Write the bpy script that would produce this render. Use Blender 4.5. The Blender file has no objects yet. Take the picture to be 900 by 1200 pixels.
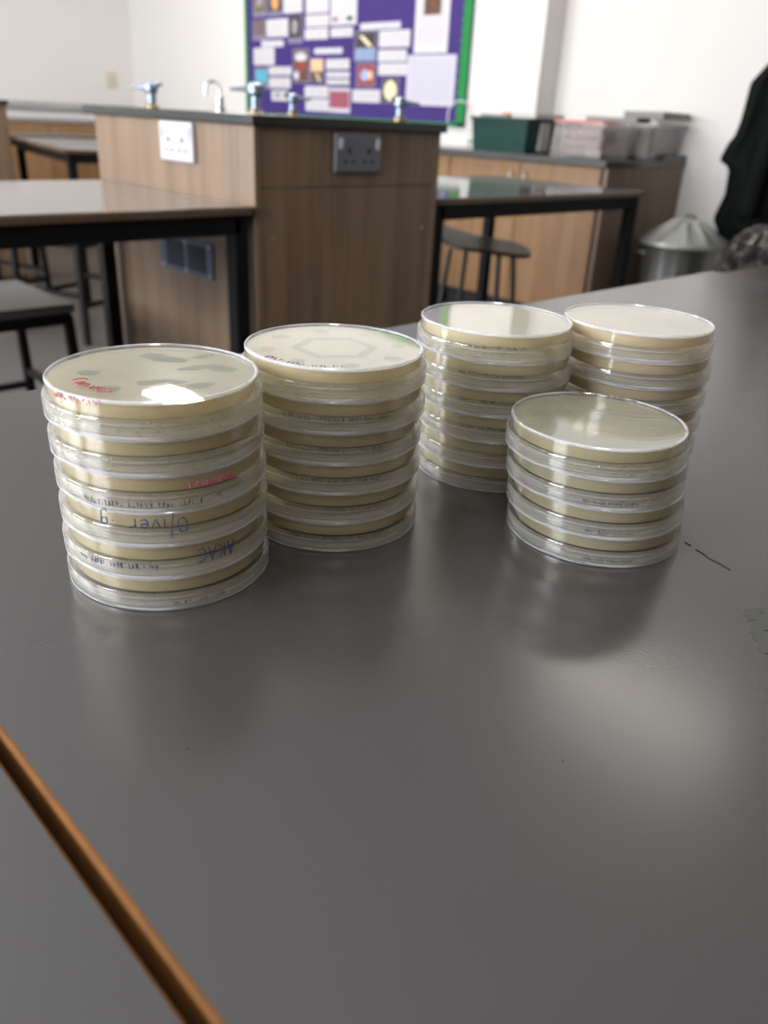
import bpy, bmesh, math, random
from mathutils import Vector, Matrix
C = bpy.context.scene.collection
S2 = math.sqrt(2)
PI = math.pi

# ---------------------------------------------------------------- materials
def newmat(name):
    m = bpy.data.materials.new(name); m.use_nodes = True
    nt = m.node_tree; nt.nodes.clear()
    out = nt.nodes.new('ShaderNodeOutputMaterial')
    return m, nt, out
def N(nt, t, **kw):
    n = nt.nodes.new(t)
    for k, v in kw.items():
        if k in n.inputs: n.inputs[k].default_value = v
        else: setattr(n, k, v)
    return n
def L(nt, a, b): nt.links.new(a, b)
def coords(nt, scale=(1, 1, 1), kind='Object'):
    tc = N(nt, 'ShaderNodeTexCoord'); mp = N(nt, 'ShaderNodeMapping')
    mp.inputs['Scale'].default_value = scale
    L(nt, tc.outputs[kind], mp.inputs['Vector']); return mp.outputs['Vector']
def c4(c): return (c[0], c[1], c[2], 1)

def paint(name, col, rough=.5, metal=0, col2=None, nscale=(8, 8, 8), bump=0, bscale=60, spec=.5, ior=1.5, coat=0, rough2=None):
    m, nt, out = newmat(name)
    p = N(nt, 'ShaderNodeBsdfPrincipled'); p.inputs['Roughness'].default_value = rough
    p.inputs['Metallic'].default_value = metal; p.inputs['IOR'].default_value = ior
    p.inputs['Specular IOR Level'].default_value = spec
    if coat: p.inputs['Coat Weight'].default_value = coat; p.inputs['Coat Roughness'].default_value = .08
    v = coords(nt, nscale)
    no = N(nt, 'ShaderNodeTexNoise', Scale=1.0, Detail=5.0); L(nt, v, no.inputs['Vector'])
    r = N(nt, 'ShaderNodeValToRGB')
    r.color_ramp.elements[0].position = .3; r.color_ramp.elements[1].position = .7
    r.color_ramp.elements[0].color = c4(col)
    r.color_ramp.elements[1].color = c4(col2 or tuple(x * .93 for x in col))
    L(nt, no.outputs['Fac'], r.inputs['Fac']); L(nt, r.outputs['Color'], p.inputs['Base Color'])
    if rough2 is not None:
        mr = N(nt, 'ShaderNodeMapRange'); mr.inputs['To Min'].default_value = rough; mr.inputs['To Max'].default_value = rough2
        mr.inputs['From Min'].default_value = .3; mr.inputs['From Max'].default_value = .7
        L(nt, no.outputs['Fac'], mr.inputs['Value']); L(nt, mr.outputs['Result'], p.inputs['Roughness'])
    if bump:
        n2 = N(nt, 'ShaderNodeTexNoise', Scale=float(bscale), Detail=3.0); L(nt, coords(nt), n2.inputs['Vector'])
        b = N(nt, 'ShaderNodeBump', Strength=bump, Distance=.002); L(nt, n2.outputs['Fac'], b.inputs['Height'])
        L(nt, b.outputs['Normal'], p.inputs['Normal'])
    L(nt, p.outputs['BSDF'], out.inputs['Surface'])
    return m

def wood(name, a, b, rough=.42, sc=(18, 18, 1.2), spec=.5):
    m, nt, out = newmat(name)
    p = N(nt, 'ShaderNodeBsdfPrincipled', Roughness=rough); p.inputs['Specular IOR Level'].default_value = spec
    n1 = N(nt, 'ShaderNodeTexNoise', Scale=1.0, Detail=7.0, Roughness=.6); L(nt, coords(nt, sc), n1.inputs['Vector'])
    n2 = N(nt, 'ShaderNodeTexNoise', Scale=1.0, Detail=2.0); L(nt, coords(nt, (120, 120, 3)), n2.inputs['Vector'])
    mx = N(nt, 'ShaderNodeMath', operation='MULTIPLY_ADD'); L(nt, n2.outputs['Fac'], mx.inputs[0])
    mx.inputs[1].default_value = .35; L(nt, n1.outputs['Fac'], mx.inputs[2])
    r = N(nt, 'ShaderNodeValToRGB'); r.color_ramp.elements[0].position = .5; r.color_ramp.elements[1].position = .85
    r.color_ramp.elements[0].color = c4(a); r.color_ramp.elements[1].color = c4(b)
    L(nt, mx.outputs[0], r.inputs['Fac']); L(nt, r.outputs['Color'], p.inputs['Base Color'])
    L(nt, p.outputs['BSDF'], out.inputs['Surface'])
    return m

def thin_fresnel(nt, ior):
    g = N(nt, 'ShaderNodeNewGeometry'); mr = N(nt, 'ShaderNodeMapRange')
    mr.inputs['To Min'].default_value = ior; mr.inputs['To Max'].default_value = 1 / ior
    L(nt, g.outputs['Backfacing'], mr.inputs['Value'])
    f = N(nt, 'ShaderNodeFresnel'); L(nt, mr.outputs['Result'], f.inputs['IOR']); return f

def clear_plastic(name, haze=.1, tint=(.97, .98, .97), rough=.03, streak=1.0, bump=.0, gloss=1.0):
    """thin moulded polystyrene: see-through, Fresnel gloss, milky haze in moulding rings, raised on lids to paint in scattered light"""
    m, nt, out = newmat(name)
    tr = N(nt, 'ShaderNodeBsdfTransparent', Color=c4(tint))
    gl = N(nt, 'ShaderNodeBsdfGlossy', Roughness=rough, Color=(gloss, gloss, gloss, 1))
    df = N(nt, 'ShaderNodeBsdfDiffuse', Color=(.90, .89, .83, 1)); tl = N(nt, 'ShaderNodeBsdfTranslucent', Color=(.86, .87, .84, 1))
    fr = thin_fresnel(nt, 1.5)
    m1 = N(nt, 'ShaderNodeMixShader'); L(nt, fr.outputs[0], m1.inputs[0]); L(nt, tr.outputs[0], m1.inputs[1]); L(nt, gl.outputs[0], m1.inputs[2])
    md = N(nt, 'ShaderNodeMixShader', Fac=.5); L(nt, df.outputs[0], md.inputs[1]); L(nt, tl.outputs[0], md.inputs[2])
    ns = N(nt, 'ShaderNodeTexNoise', Scale=1.0, Detail=2.0); L(nt, coords(nt, (6 if streak else 20, 6 if streak else 20, 1300 if streak else 20)), ns.inputs['Vector'])
    mr = N(nt, 'ShaderNodeMapRange'); mr.inputs['From Min'].default_value = .42; mr.inputs['From Max'].default_value = .72
    mr.inputs['To Min'].default_value = haze * .35; mr.inputs['To Max'].default_value = haze * 2.0
    L(nt, ns.outputs['Fac'], mr.inputs['Value'])
    m2 = N(nt, 'ShaderNodeMixShader'); L(nt, mr.outputs['Result'], m2.inputs[0]); L(nt, m1.outputs[0], m2.inputs[1]); L(nt, md.outputs[0], m2.inputs[2])
    if bump:
        nb = N(nt, 'ShaderNodeTexNoise', Scale=24.0, Detail=1.0); L(nt, coords(nt), nb.inputs['Vector'])
        b = N(nt, 'ShaderNodeBump', Strength=bump, Distance=.001); L(nt, nb.outputs['Fac'], b.inputs['Height'])
        L(nt, b.outputs['Normal'], gl.inputs['Normal'])
    L(nt, m2.outputs[0], out.inputs['Surface'])
    return m

def rim_plastic(name):
    m, nt, out = newmat(name)
    g = N(nt, 'ShaderNodeBsdfTransparent', Color=(.93, .94, .97, 1))
    gl = N(nt, 'ShaderNodeBsdfGlossy', Roughness=.12, Color=(.95, .96, 1, 1))
    lw = thin_fresnel(nt, 2.1)
    mx = N(nt, 'ShaderNodeMixShader'); L(nt, lw.outputs[0], mx.inputs[0]); L(nt, g.outputs[0], mx.inputs[1]); L(nt, gl.outputs[0], mx.inputs[2])
    df = N(nt, 'ShaderNodeBsdfDiffuse', Color=(.85, .86, .92, 1))  # white diffuse paints in the bright refracted lines along the rims
    ns = N(nt, 'ShaderNodeTexNoise', Scale=45.0, Detail=3.0); L(nt, coords(nt, (1, 1, 14)), ns.inputs['Vector'])
    mr = N(nt, 'ShaderNodeMapRange'); mr.inputs['From Min'].default_value = .35; mr.inputs['From Max'].default_value = .65
    mr.inputs['To Min'].default_value = .08; mr.inputs['To Max'].default_value = .45; L(nt, ns.outputs['Fac'], mr.inputs['Value'])
    m2 = N(nt, 'ShaderNodeMixShader'); L(nt, mr.outputs['Result'], m2.inputs[0]); L(nt, mx.outputs[0], m2.inputs[1]); L(nt, df.outputs[0], m2.inputs[2])
    L(nt, m2.outputs[0], out.inputs['Surface']); return m

def agar_mat(name, col, col2):
    m, nt, out = newmat(name)
    n = N(nt, 'ShaderNodeTexNoise', Scale=35.0, Detail=3.0); L(nt, coords(nt), n.inputs['Vector'])
    r = N(nt, 'ShaderNodeValToRGB'); r.color_ramp.elements[0].color = c4(col); r.color_ramp.elements[1].color = c4(col2)
    r.color_ramp.elements[0].position = .35; r.color_ramp.elements[1].position = .65
    L(nt, n.outputs['Fac'], r.inputs['Fac'])
    p = N(nt, 'ShaderNodeBsdfPrincipled', Roughness=.25); L(nt, r.outputs['Color'], p.inputs['Base Color'])
    tl = N(nt, 'ShaderNodeBsdfTranslucent'); L(nt, r.outputs['Color'], tl.inputs['Color'])
    mx = N(nt, 'ShaderNodeMixShader', Fac=.35); L(nt, p.outputs[0], mx.inputs[1]); L(nt, tl.outputs[0], mx.inputs[2])
    tp = N(nt, 'ShaderNodeBsdfTransparent', Color=(.95, .88, .68, 1))
    m3 = N(nt, 'ShaderNodeMixShader', Fac=.22); L(nt, mx.outputs[0], m3.inputs[1]); L(nt, tp.outputs[0], m3.inputs[2])
    L(nt, m3.outputs[0], out.inputs['Surface']); return m

def text_paper(name, period=.016, ink=.35, base=(.56, .56, .59)):
    m, nt, out = newmat(name)
    p = N(nt, 'ShaderNodeBsdfPrincipled', Roughness=.6)
    tc = N(nt, 'ShaderNodeTexCoord'); so = N(nt, 'ShaderNodeSeparateXYZ'); L(nt, tc.outputs['Object'], so.inputs[0])
    sg = N(nt, 'ShaderNodeSeparateXYZ'); L(nt, tc.outputs['Generated'], sg.inputs[0])
    def M(op, a, b=None):
        n = N(nt, 'ShaderNodeMath', operation=op)
        for i, q in enumerate((a, b)):
            if q is None: continue
            if isinstance(q, (int, float)): n.inputs[i].default_value = q
            else: L(nt, q, n.inputs[i])
        return n.outputs[0]
    st = M('GREATER_THAN', M('FRACT', M('DIVIDE', so.outputs['Z'], period)), .62)
    nz = N(nt, 'ShaderNodeTexNoise', Scale=1.0, Detail=1.0); L(nt, coords(nt, (90, 90, 60)), nz.inputs['Vector'])
    wd = M('GREATER_THAN', nz.outputs['Fac'], .42)
    my = M('LESS_THAN', M('ABSOLUTE', M('SUBTRACT', sg.outputs['Y'], .5)), .42)
    mz = M('LESS_THAN', M('ABSOLUTE', M('SUBTRACT', sg.outputs['Z'], .5)), .4)
    f = M('MULTIPLY', M('MULTIPLY', M('MULTIPLY', st, wd), M('MULTIPLY', my, mz)), ink)
    mx = N(nt, 'ShaderNodeMix', data_type='RGBA'); L(nt, f, mx.inputs[0])
    mx.inputs[6].default_value = c4(base); mx.inputs[7].default_value = (.1, .1, .12, 1)
    L(nt, mx.outputs[2], p.inputs['Base Color']); L(nt, p.outputs[0], out.inputs['Surface']); return m

M = {}
M['bench'] = paint('grey_laminate', (.056, .0535, .0542), .2, col2=(.052, .0495, .0502), nscale=(6, 6, 6), bump=.02, bscale=900, rough2=.24, spec=.9, ior=1.62)
M['table_grey'] = paint('table_laminate', (.20, .185, .17), .07, col2=(.185, .172, .16), spec=.9)
M['lip'] = wood('bench_edge_wood', (.18, .076, .021), (.10, .041, .012), .7, (4, 4, 60), spec=.12)
M['edge_brown'] = wood('table_edge_brown', (.10, .06, .037), (.075, .045, .026), .4, (6, 6, 40))
M['pod_wood'] = wood('pod_laminate', (.225, .15, .095), (.14, .088, .054))
M['door_wood'] = wood('cupboard_door_laminate', (.30, .17, .082), (.21, .115, .052))
M['end_wood'] = wood('cupboard_end_laminate', (.24, .165, .115), (.17, .115, .078))
M['dark_top'] = paint('dark_worktop', (.018, .02, .02), .25, col2=(.022, .024, .024))
M['grey_top'] = paint('grey_worktop', (.09, .09, .09), .16)
M['black_metal'] = paint('black_steel', (.005, .005, .006), .5, spec=.15)
M['plinth'] = paint('black_plinth', (.015, .015, .017), .5)
M['wall'] = paint('white_wall_paint', (.70, .68, .66), .7, col2=(.68, .66, .64), nscale=(1, 1, 1))
M['wall_dimming'] = wood('light_dimming_brown', (.16, .11, .075), (.10, .07, .045))  # dark brown invented for the unseen near wall, to cut bounced light
M['ceiling'] = paint('ceiling_tile', (.74, .73, .71), .9, col2=(.70, .69, .67), nscale=(3, 3, 3))
M['floor'] = paint('grey_vinyl', (.105, .10, .097), .3, col2=(.088, .084, .081), nscale=(1.5, 1.5, 1.5), rough2=.4)
M['white_plastic'] = paint('white_plastic', (.52, .53, .58), .3)
M['socket_shaded'] = paint('white_socket_shaded', (.17, .175, .20), .35, metal=.5)  # shaded copy of the white socket: its shade is painted as darker grey
M['vent_metal'] = paint('vent_metal_daylight_tint', (.07, .10, .17), .35, metal=.5)  # blue of reflected daylight is put into the base colour
M['dark_hole'] = paint('dark_slot', (.01, .01, .012), .8)
M['chrome'] = paint('chrome', (.55, .57, .6), .2, metal=1, nscale=(30, 30, 30))
M['gas'] = paint('gas_tap_enamel', (.24, .30, .38), .25, metal=.6)
M['brass'] = paint('brass_base', (.3, .22, .11), .35, metal=.6)
M['purple'] = paint('purple_backing_paper', (.036, .015, .155), .75, col2=(.032, .013, .14))
M['green_border'] = paint('green_border_card', (.0, .20, .03), .7)
M['alu'] = paint('aluminium', (.55, .55, .56), .35, metal=.9)
M['text'] = text_paper('printed_paper')
M['text_small'] = text_paper('printed_paper_small', .011, .5)
M['blank'] = paint('white_card', (.54, .54, .60), .7)
M['list'] = text_paper('printed_list', .0135, .22, (.50, .49, .58))
M['photo_mat'] = paint('photo_mount', (.20, .18, .28), .6)
def pic(name, a, b, s=30): return paint(name, a, .4, col2=b, nscale=(s, s, s))
M['pic_olive'] = pic('picture_olive', (.22, .17, .08), (.05, .04, .03))
M['pic_dark'] = pic('picture_dark', (.015, .012, .015), (.05, .04, .04))
M['pic_orange'] = pic('picture_orange', (.75, .38, .15), (.55, .25, .10))
M['pic_greybrown'] = pic('picture_grey_brown', (.12, .09, .09), (.16, .12, .13))
M['pic_pale'] = pic('picture_pale', (.45, .40, .48), (.12, .10, .12), 40)
M['pic_teal'] = pic('picture_teal', (.05, .32, .48), (.10, .42, .55))
M['pic_grey'] = pic('picture_slate', (.16, .18, .30), (.22, .22, .30))
M['pic_red'] = pic('picture_red', (.42, .06, .04), (.08, .03, .04), 45)
M['pic_white'] = pic('picture_white', (.75, .75, .80), (.35, .35, .42), 50)
M['pic_peach'] = pic('picture_peach', (.80, .50, .30), (.70, .42, .25))
M['pic_brown'] = pic('picture_brown', (.16, .07, .04), (.05, .025, .02), 45)
M['pic_magenta'] = pic('picture_magenta', (.36, .09, .13), (.20, .05, .09), 90)
M['pic_bluegrey'] = pic('picture_blue_grey', (.25, .33, .50), (.18, .25, .40))
M['pic_blue'] = pic('picture_blue', (.35, .50, .80), (.20, .32, .60), 60)
M['pic_cream'] = pic('picture_cream', (.80, .72, .50), (.70, .60, .38))
M['green_plastic'] = paint('dark_green_plastic', (.008, .045, .038), .3)
M['coat'] = paint('black_coat_fabric', (.004, .005, .005), .9, col2=(.007, .008, .008), nscale=(30, 30, 30), bump=.3, bscale=120, spec=.1)
M['coat_dark'] = paint('charcoal_coat_fabric', (.006, .007, .007), .8, bump=.3, bscale=140, spec=.1)
M['bag'] = paint('black_bin_liner', (.012, .011, .012), .22, bump=.9, bscale=22)
M['galv'] = paint('galvanised_steel', (.42, .43, .42), .28, metal=.9, col2=(.33, .34, .33), nscale=(25, 25, 25), rough2=.4)
M['galv_lid'] = paint('galvanised_lid_steel', (.50, .52, .48), .45, metal=.7, col2=(.42, .44, .41), nscale=(25, 25, 25))
M['seat_grey'] = paint('grey_seat_plastic', (.095, .09, .093), .38, bump=.1, bscale=300)
M['seat_black'] = paint('dark_seat_plastic', (.035, .038, .042), .33, bump=.1, bscale=200)
M['stool_leg'] = paint('dark_grey_tube', (.06, .065, .07), .35, metal=.4)
M['crate'] = clear_plastic('clear_crate_plastic', .10, (.86, .86, .87), .15, 0)
M['pink_paper'] = paint('pink_booklets', (.70, .40, .38), .7, col2=(.75, .70, .70), nscale=(3, 3, 90))
M['grey_paper'] = paint('grey_booklets', (.42, .42, .41), .7, col2=(.62, .61, .60), nscale=(3, 3, 90))
M['white_paper'] = paint('white_paper', (.52, .51, .49), .7)
M['red_paper'] = paint('red_paper', (.65, .22, .18), .7)
M['folder'] = paint('grey_folder', (.20, .20, .19), .45)
M['lid_plastic'] = clear_plastic('petri_lid_plastic', .22, (.975, .98, .975), .04, 1)  # strong white haze paints in light scattered inside the stacked dishes
M['base_plastic'] = clear_plastic('petri_base_plastic', .05, (.98, .985, .98), .02, 0, bump=.12)
M['side_clear'] = clear_plastic('petri_wall_plastic', .03, (.98, .955, .91), .03, 1)
M['rim'] = rim_plastic('petri_rim_plastic')
M['drop'] = clear_plastic('water_droplet', .06, (.96, .97, .97), .03, 0)
M['agar_a'] = agar_mat('agar_straw', (.83, .79, .63), (.80, .75, .58))
M['agar_b'] = agar_mat('agar_cream', (.85, .82, .68), (.82, .78, .63))
M['agar_c'] = agar_mat('agar_olive', (.68, .67, .55), (.62, .61, .50))
M['agar_p'] = agar_mat('agar_peach', (.86, .79, .68), (.82, .74, .62))
M['ink_blue'] = paint('blue_marker_ink', (.01, .03, .16), .5)
M['ink_black'] = paint('black_marker_ink', (.03, .03, .04), .5)
M['ink_red'] = paint('red_marker_ink', (.55, .03, .05), .5)
M['ink_pink'] = paint('pink_marker_ink', (.60, .08, .22), .5)
M['colony_green'] = paint('colony_grey_green', (.22, .26, .18), .5)
M['colony_grey'] = paint('colony_grey', (.26, .25, .19), .5)
M['colony_pink'] = paint('colony_pink', (.48, .27, .22), .5)
M['colony_bright'] = paint('colony_green', (.10, .32, .12), .5)
M['scratch'] = paint('bench_pen_mark', (.02, .02, .02), .7)
M['stain'] = paint('bench_dried_stain', (.062, .066, .056), .42, nscale=(60, 60, 60), spec=.7)

# ---------------------------------------------------------------- mesh builder
class MB:
    def __init__(s): s.v = []; s.f = []; s.m = []
    def add(s, vs, fs, mi=0):
        o = len(s.v); s.v += [tuple(v) for v in vs]; s.f += [tuple(i + o for i in f) for f in fs]; s.m += [mi] * len(fs); return s
    def box(s, x0, x1, y0, y1, z0, z1, mi=0, mat=None):
        vs = [Vector((x, y, z)) for z in (z0, z1) for y in (y0, y1) for x in (x0, x1)]
        if mat is not None: vs = [mat @ v for v in vs]
        return s.add(vs, [(0, 2, 3, 1), (4, 5, 7, 6), (0, 1, 5, 4), (2, 6, 7, 3), (0, 4, 6, 2), (1, 3, 7, 5)], mi)
    def lathe(s, prof, n=64, closed=False, mi=0, cx=0, cy=0, mis=None):
        vs = []
        for r, z in prof:
            for k in range(n):
                a = 2 * PI * k / n; vs.append((cx + r * math.cos(a), cy + r * math.sin(a), z))
        np_ = len(prof); o = len(s.v); s.v += vs
        rng = range(np_ if closed else np_ - 1)
        for i in rng:
            j = (i + 1) % np_
            for k in range(n):
                k2 = (k + 1) % n
                s.f.append((o + i * n + k, o + i * n + k2, o + j * n + k2, o + j * n + k)); s.m.append(mis[i] if mis else mi)
        if not closed:
            s.f.append(tuple(o + k for k in range(n))[::-1]); s.m.append(mis[0] if mis else mi)
            s.f.append(tuple(o + (np_ - 1) * n + k for k in range(n))); s.m.append(mis[-1] if mis else mi)
        return s
    def tube(s, pts, r, n=8, mi=0, r1=None):
        pts = [Vector(p) for p in pts]; vs = []; fs = []
        up = Vector((0, 0, 1)); prev = None
        for i, p in enumerate(pts):
            d = (pts[min(i + 1, len(pts) - 1)] - pts[max(i - 1, 0)])
            if d.length < 1e-9: d = Vector((0, 0, 1))
            d.normalize()
            if prev is None:
                a = d.cross(up) if abs(d.z) < .95 else d.cross(Vector((1, 0, 0)))
            else:
                a = prev - d * prev.dot(d)
                if a.length < 1e-6: a = d.cross(up) if abs(d.z) < .95 else d.cross(Vector((1, 0, 0)))
            a.normalize(); prev = a.copy(); b = d.cross(a)
            rr = r if r1 is None else r + (r1 - r) * i / (len(pts) - 1)
            for k in range(n):
                t = 2 * PI * k / n; vs.append(p + a * (rr * math.cos(t)) + b * (rr * math.sin(t)))
        for i in range(len(pts) - 1):
            for k in range(n):
                k2 = (k + 1) % n; fs.append((i * n + k, i * n + k2, (i + 1) * n + k2, (i + 1) * n + k))
        fs.append(tuple(range(n))[::-1]); fs.append(tuple((len(pts) - 1) * n + k for k in range(n)))
        return s.add(vs, fs, mi)
    def bar(s, p0, p1, w, d=None):
        """square-section bar"""
        d = d or w; p0 = Vector(p0); p1 = Vector(p1); ax = (p1 - p0).normalized()
        a = Vector((1, 0, 0)) if abs(ax.z) > .8 else Vector((0, 0, 1)); b = ax.cross(a).normalized(); a = b.cross(ax).normalized()
        vs = [p + a * (sx * w / 2) + b * (sy * d / 2) for p in (p0, p1) for sx, sy in ((-1, -1), (1, -1), (1, 1), (-1, 1))]
        return s.add(vs, [(0, 3, 2, 1), (4, 5, 6, 7), (0, 1, 5, 4), (1, 2, 6, 5), (2, 3, 7, 6), (3, 0, 4, 7)])
    def prism(s, poly, z0, z1, mi=0):
        n = len(poly); vs = [(x, y, z0) for x, y in poly] + [(x, y, z1) for x, y in poly]
        return s.add(vs, [tuple(range(n))[::-1], tuple(range(n, 2 * n))] + [(i, (i + 1) % n, n + (i + 1) % n, n + i) for i in range(n)], mi)
    def build(s, name, mats, parent=None, smooth=True, bevel=0, loc=None, rotz=0, ang=35):
        me = bpy.data.meshes.new(name); me.from_pydata(s.v, [], s.f)
        if not isinstance(mats, (list, tuple)): mats = [mats]
        for m in mats: me.materials.append(m)
        me.polygons.foreach_set('material_index', s.m)
        bm = bmesh.new(); bm.from_mesh(me); bmesh.ops.recalc_face_normals(bm, faces=bm.faces); bm.to_mesh(me); bm.free()
        if smooth: me.shade_smooth(); me.set_sharp_from_angle(angle=math.radians(ang))
        o = bpy.data.objects.new(name, me); C.objects.link(o)
        if parent: o.parent = parent
        if loc: o.location = loc
        o.rotation_euler.z = rotz
        if bevel:
            b = o.modifiers.new('bevel', 'BEVEL'); b.width = bevel; b.segments = 2; b.limit_method = 'ANGLE'
        return o
def tag(o, label=None, cat=None, group=None, kind=None):
    if label: o['label'] = label
    if cat: o['category'] = cat
    if group: o['group'] = group
    if kind: o['kind'] = kind
    return o
def empty(name, loc, rz=0):
    o = bpy.data.objects.new(name, None); C.objects.link(o); o.location = loc; o.rotation_euler.z = rz; o.empty_display_size = .05; return o
def copy_tree(o, parent=None):
    c = o.copy(); C.objects.link(c); c.parent = parent
    for ch in o.children: copy_tree(ch, c)
    return c

# ---------------------------------------------------------------- camera (1.0 = 1 m; x runs along the board's normal, y along the board wall)
CZ = .918; F = 943.0; SL = .0534; YH = 140.0
ca = math.atan(SL); cp = math.atan((600 - YH) * math.cos(ca) / F)
def toW(v): return Vector(((v[0] + v[1]) / S2, (v[1] - v[0]) / S2, v[2]))
fw = toW((0, math.cos(cp), -math.sin(cp))); up = toW((0, math.sin(cp), math.cos(cp))); rt = toW((1, 0, 0))
ir = rt * math.cos(ca) + up * math.sin(ca); iu = up * math.cos(ca) - rt * math.sin(ca)
cam = bpy.data.cameras.new('camera'); co = bpy.data.objects.new('camera', cam); C.objects.link(co)
mt = Matrix.Identity(4)
for i in range(3): mt[i][0] = ir[i]; mt[i][1] = iu[i]; mt[i][2] = -fw[i]
mt[2][3] = CZ; co.matrix_world = mt
cam.sensor_fit = 'VERTICAL'; cam.sensor_height = 36; cam.lens = F / 1200 * 36; cam.clip_start = .01; cam.clip_end = 50
cam.dof.use_dof = True; cam.dof.focus_distance = .37; cam.dof.aperture_fstop = 9.5
bpy.context.scene.camera = co

# ---------------------------------------------------------------- room shell
X0, X1, Y0, Y1, H = -2.6, 4.15, -2.4, 7.4, 2.7
def struct(name, mb, m, bevel=0, smooth=False):
    o = mb.build(name, m, smooth=smooth, bevel=bevel); o['kind'] = 'structure'; return o
struct('floor', MB().box(X0 - .1, X1 + .1, Y0 - .1, Y1 + .1, -.05, 0), M['floor'])
struct('ceiling', MB().box(X0 - .1, X1 + .1, Y0 - .1, Y1 + .1, H, H + .05), M['ceiling'])
struct('wall_board', MB().box(X1, X1 + .1, Y0, Y1, 0, H), M['wall'])
struct('trim_1', MB().box(3.98, X1, 2.98, Y1, 0, H), M['wall'])
struct('wall_far', MB().box(X0, X1, Y1, Y1 + .1, 0, H), M['wall'])
struct('wall_near', MB().box(X0, X1, Y0 - .1, Y0, 0, H), M['wall_dimming'])
# window wall behind the photographer's left
wins = [(.3, 1.5), (1.9, 3.7), (4.3, 6.1)]
wm = MB().box(X0 - .1, X0, Y0, Y1, 0, 1.0).box(X0 - .1, X0, Y0, Y1, 2.4, H)
ys = [Y0] + [q for w in wins for q in w] + [Y1]
for a, b in zip(ys[::2], ys[1::2]): wm.box(X0 - .1, X0, a, b, 1.0, 2.4)
struct('wall_window', wm, M['wall'])
for i, (a, b) in enumerate(wins):
    f = MB()
    for yy in (a + .025, (a + b) / 2, b - .025): f.box(X0 - .08, X0 - .03, yy - .025, yy + .025, 1.0, 2.4)
    for zz in (1.025, 2.375): f.box(X0 - .08, X0 - .03, a, b, zz - .025, zz + .025)
    w = struct('window_%d' % (i + 1), f, M['alu'])
struct('trim_2', MB().box(.5, 3.97, Y1 - .03, Y1, .855, .915).box(.5, 3.97, Y1 - .045, Y1 - .03, .868, .902), M['alu'], .004)
struct('baseboard_far', MB().box(X0, 3.98, Y1 - .015, Y1, 0, .1), M['plinth'])

# ---------------------------------------------------------------- lights
def area(name, loc, rot, sx, sy, power, col):
    l = bpy.data.lights.new(name, 'AREA'); l.shape = 'RECTANGLE'; l.size = sx; l.size_y = sy; l.energy = power; l.color = col
    o = bpy.data.objects.new(name, l); C.objects.link(o); o.location = loc; o.rotation_euler = rot; return o
for a, b in wins:
    area('window_daylight', (X0 - .02, (a + b) / 2, 1.7), (0, -PI / 2, 0), 1.3, b - a - .1, 85 if a < 1 else 120, (.95, .97, 1))
lamp0 = None
lamp_places = [(2.62, 1.15, 3.8, .8), (2.9, 5.15, 24, .55), (2.72, 3.35, 26, 1.2), (.2, 5.5, 24, 1.2), (.2, 3.4, 10, 1.2), (-.55, -.8, 15, 1.2)]  # last lamp is an added fill to brighten the dish sides
lamp_words = ['over the nearest stool and table', 'over the far left tables', 'beside the notice board', 'in the far window corner', 'over the middle of the window side', 'added behind the photographer as fill for the dishes']
for (lx, ly, lp, ll), w in zip(lamp_places, lamp_words):
    t = empty('ceiling_light', (lx, ly, H))
    h = MB().box(-.16, .16, -ll / 2 - .02, ll / 2 + .02, -.045, 0); h.build('housing', M['white_plastic'], t, smooth=False, bevel=.006)
    tag(t, 'long white fluorescent ceiling light ' + w, 'ceiling light', 'fluorescent ceiling lights')
    area('tube_glow', (lx, ly, H - .05), (0, 0, 0), .22, ll, lp, (1, .93, .84))
wd = bpy.data.worlds.new('world'); bpy.context.scene.world = wd; wd.use_nodes = True
wd.node_tree.nodes['Background'].inputs[0].default_value = (.75, .85, 1, 1); wd.node_tree.nodes['Background'].inputs[1].default_value = 2.0

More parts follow.
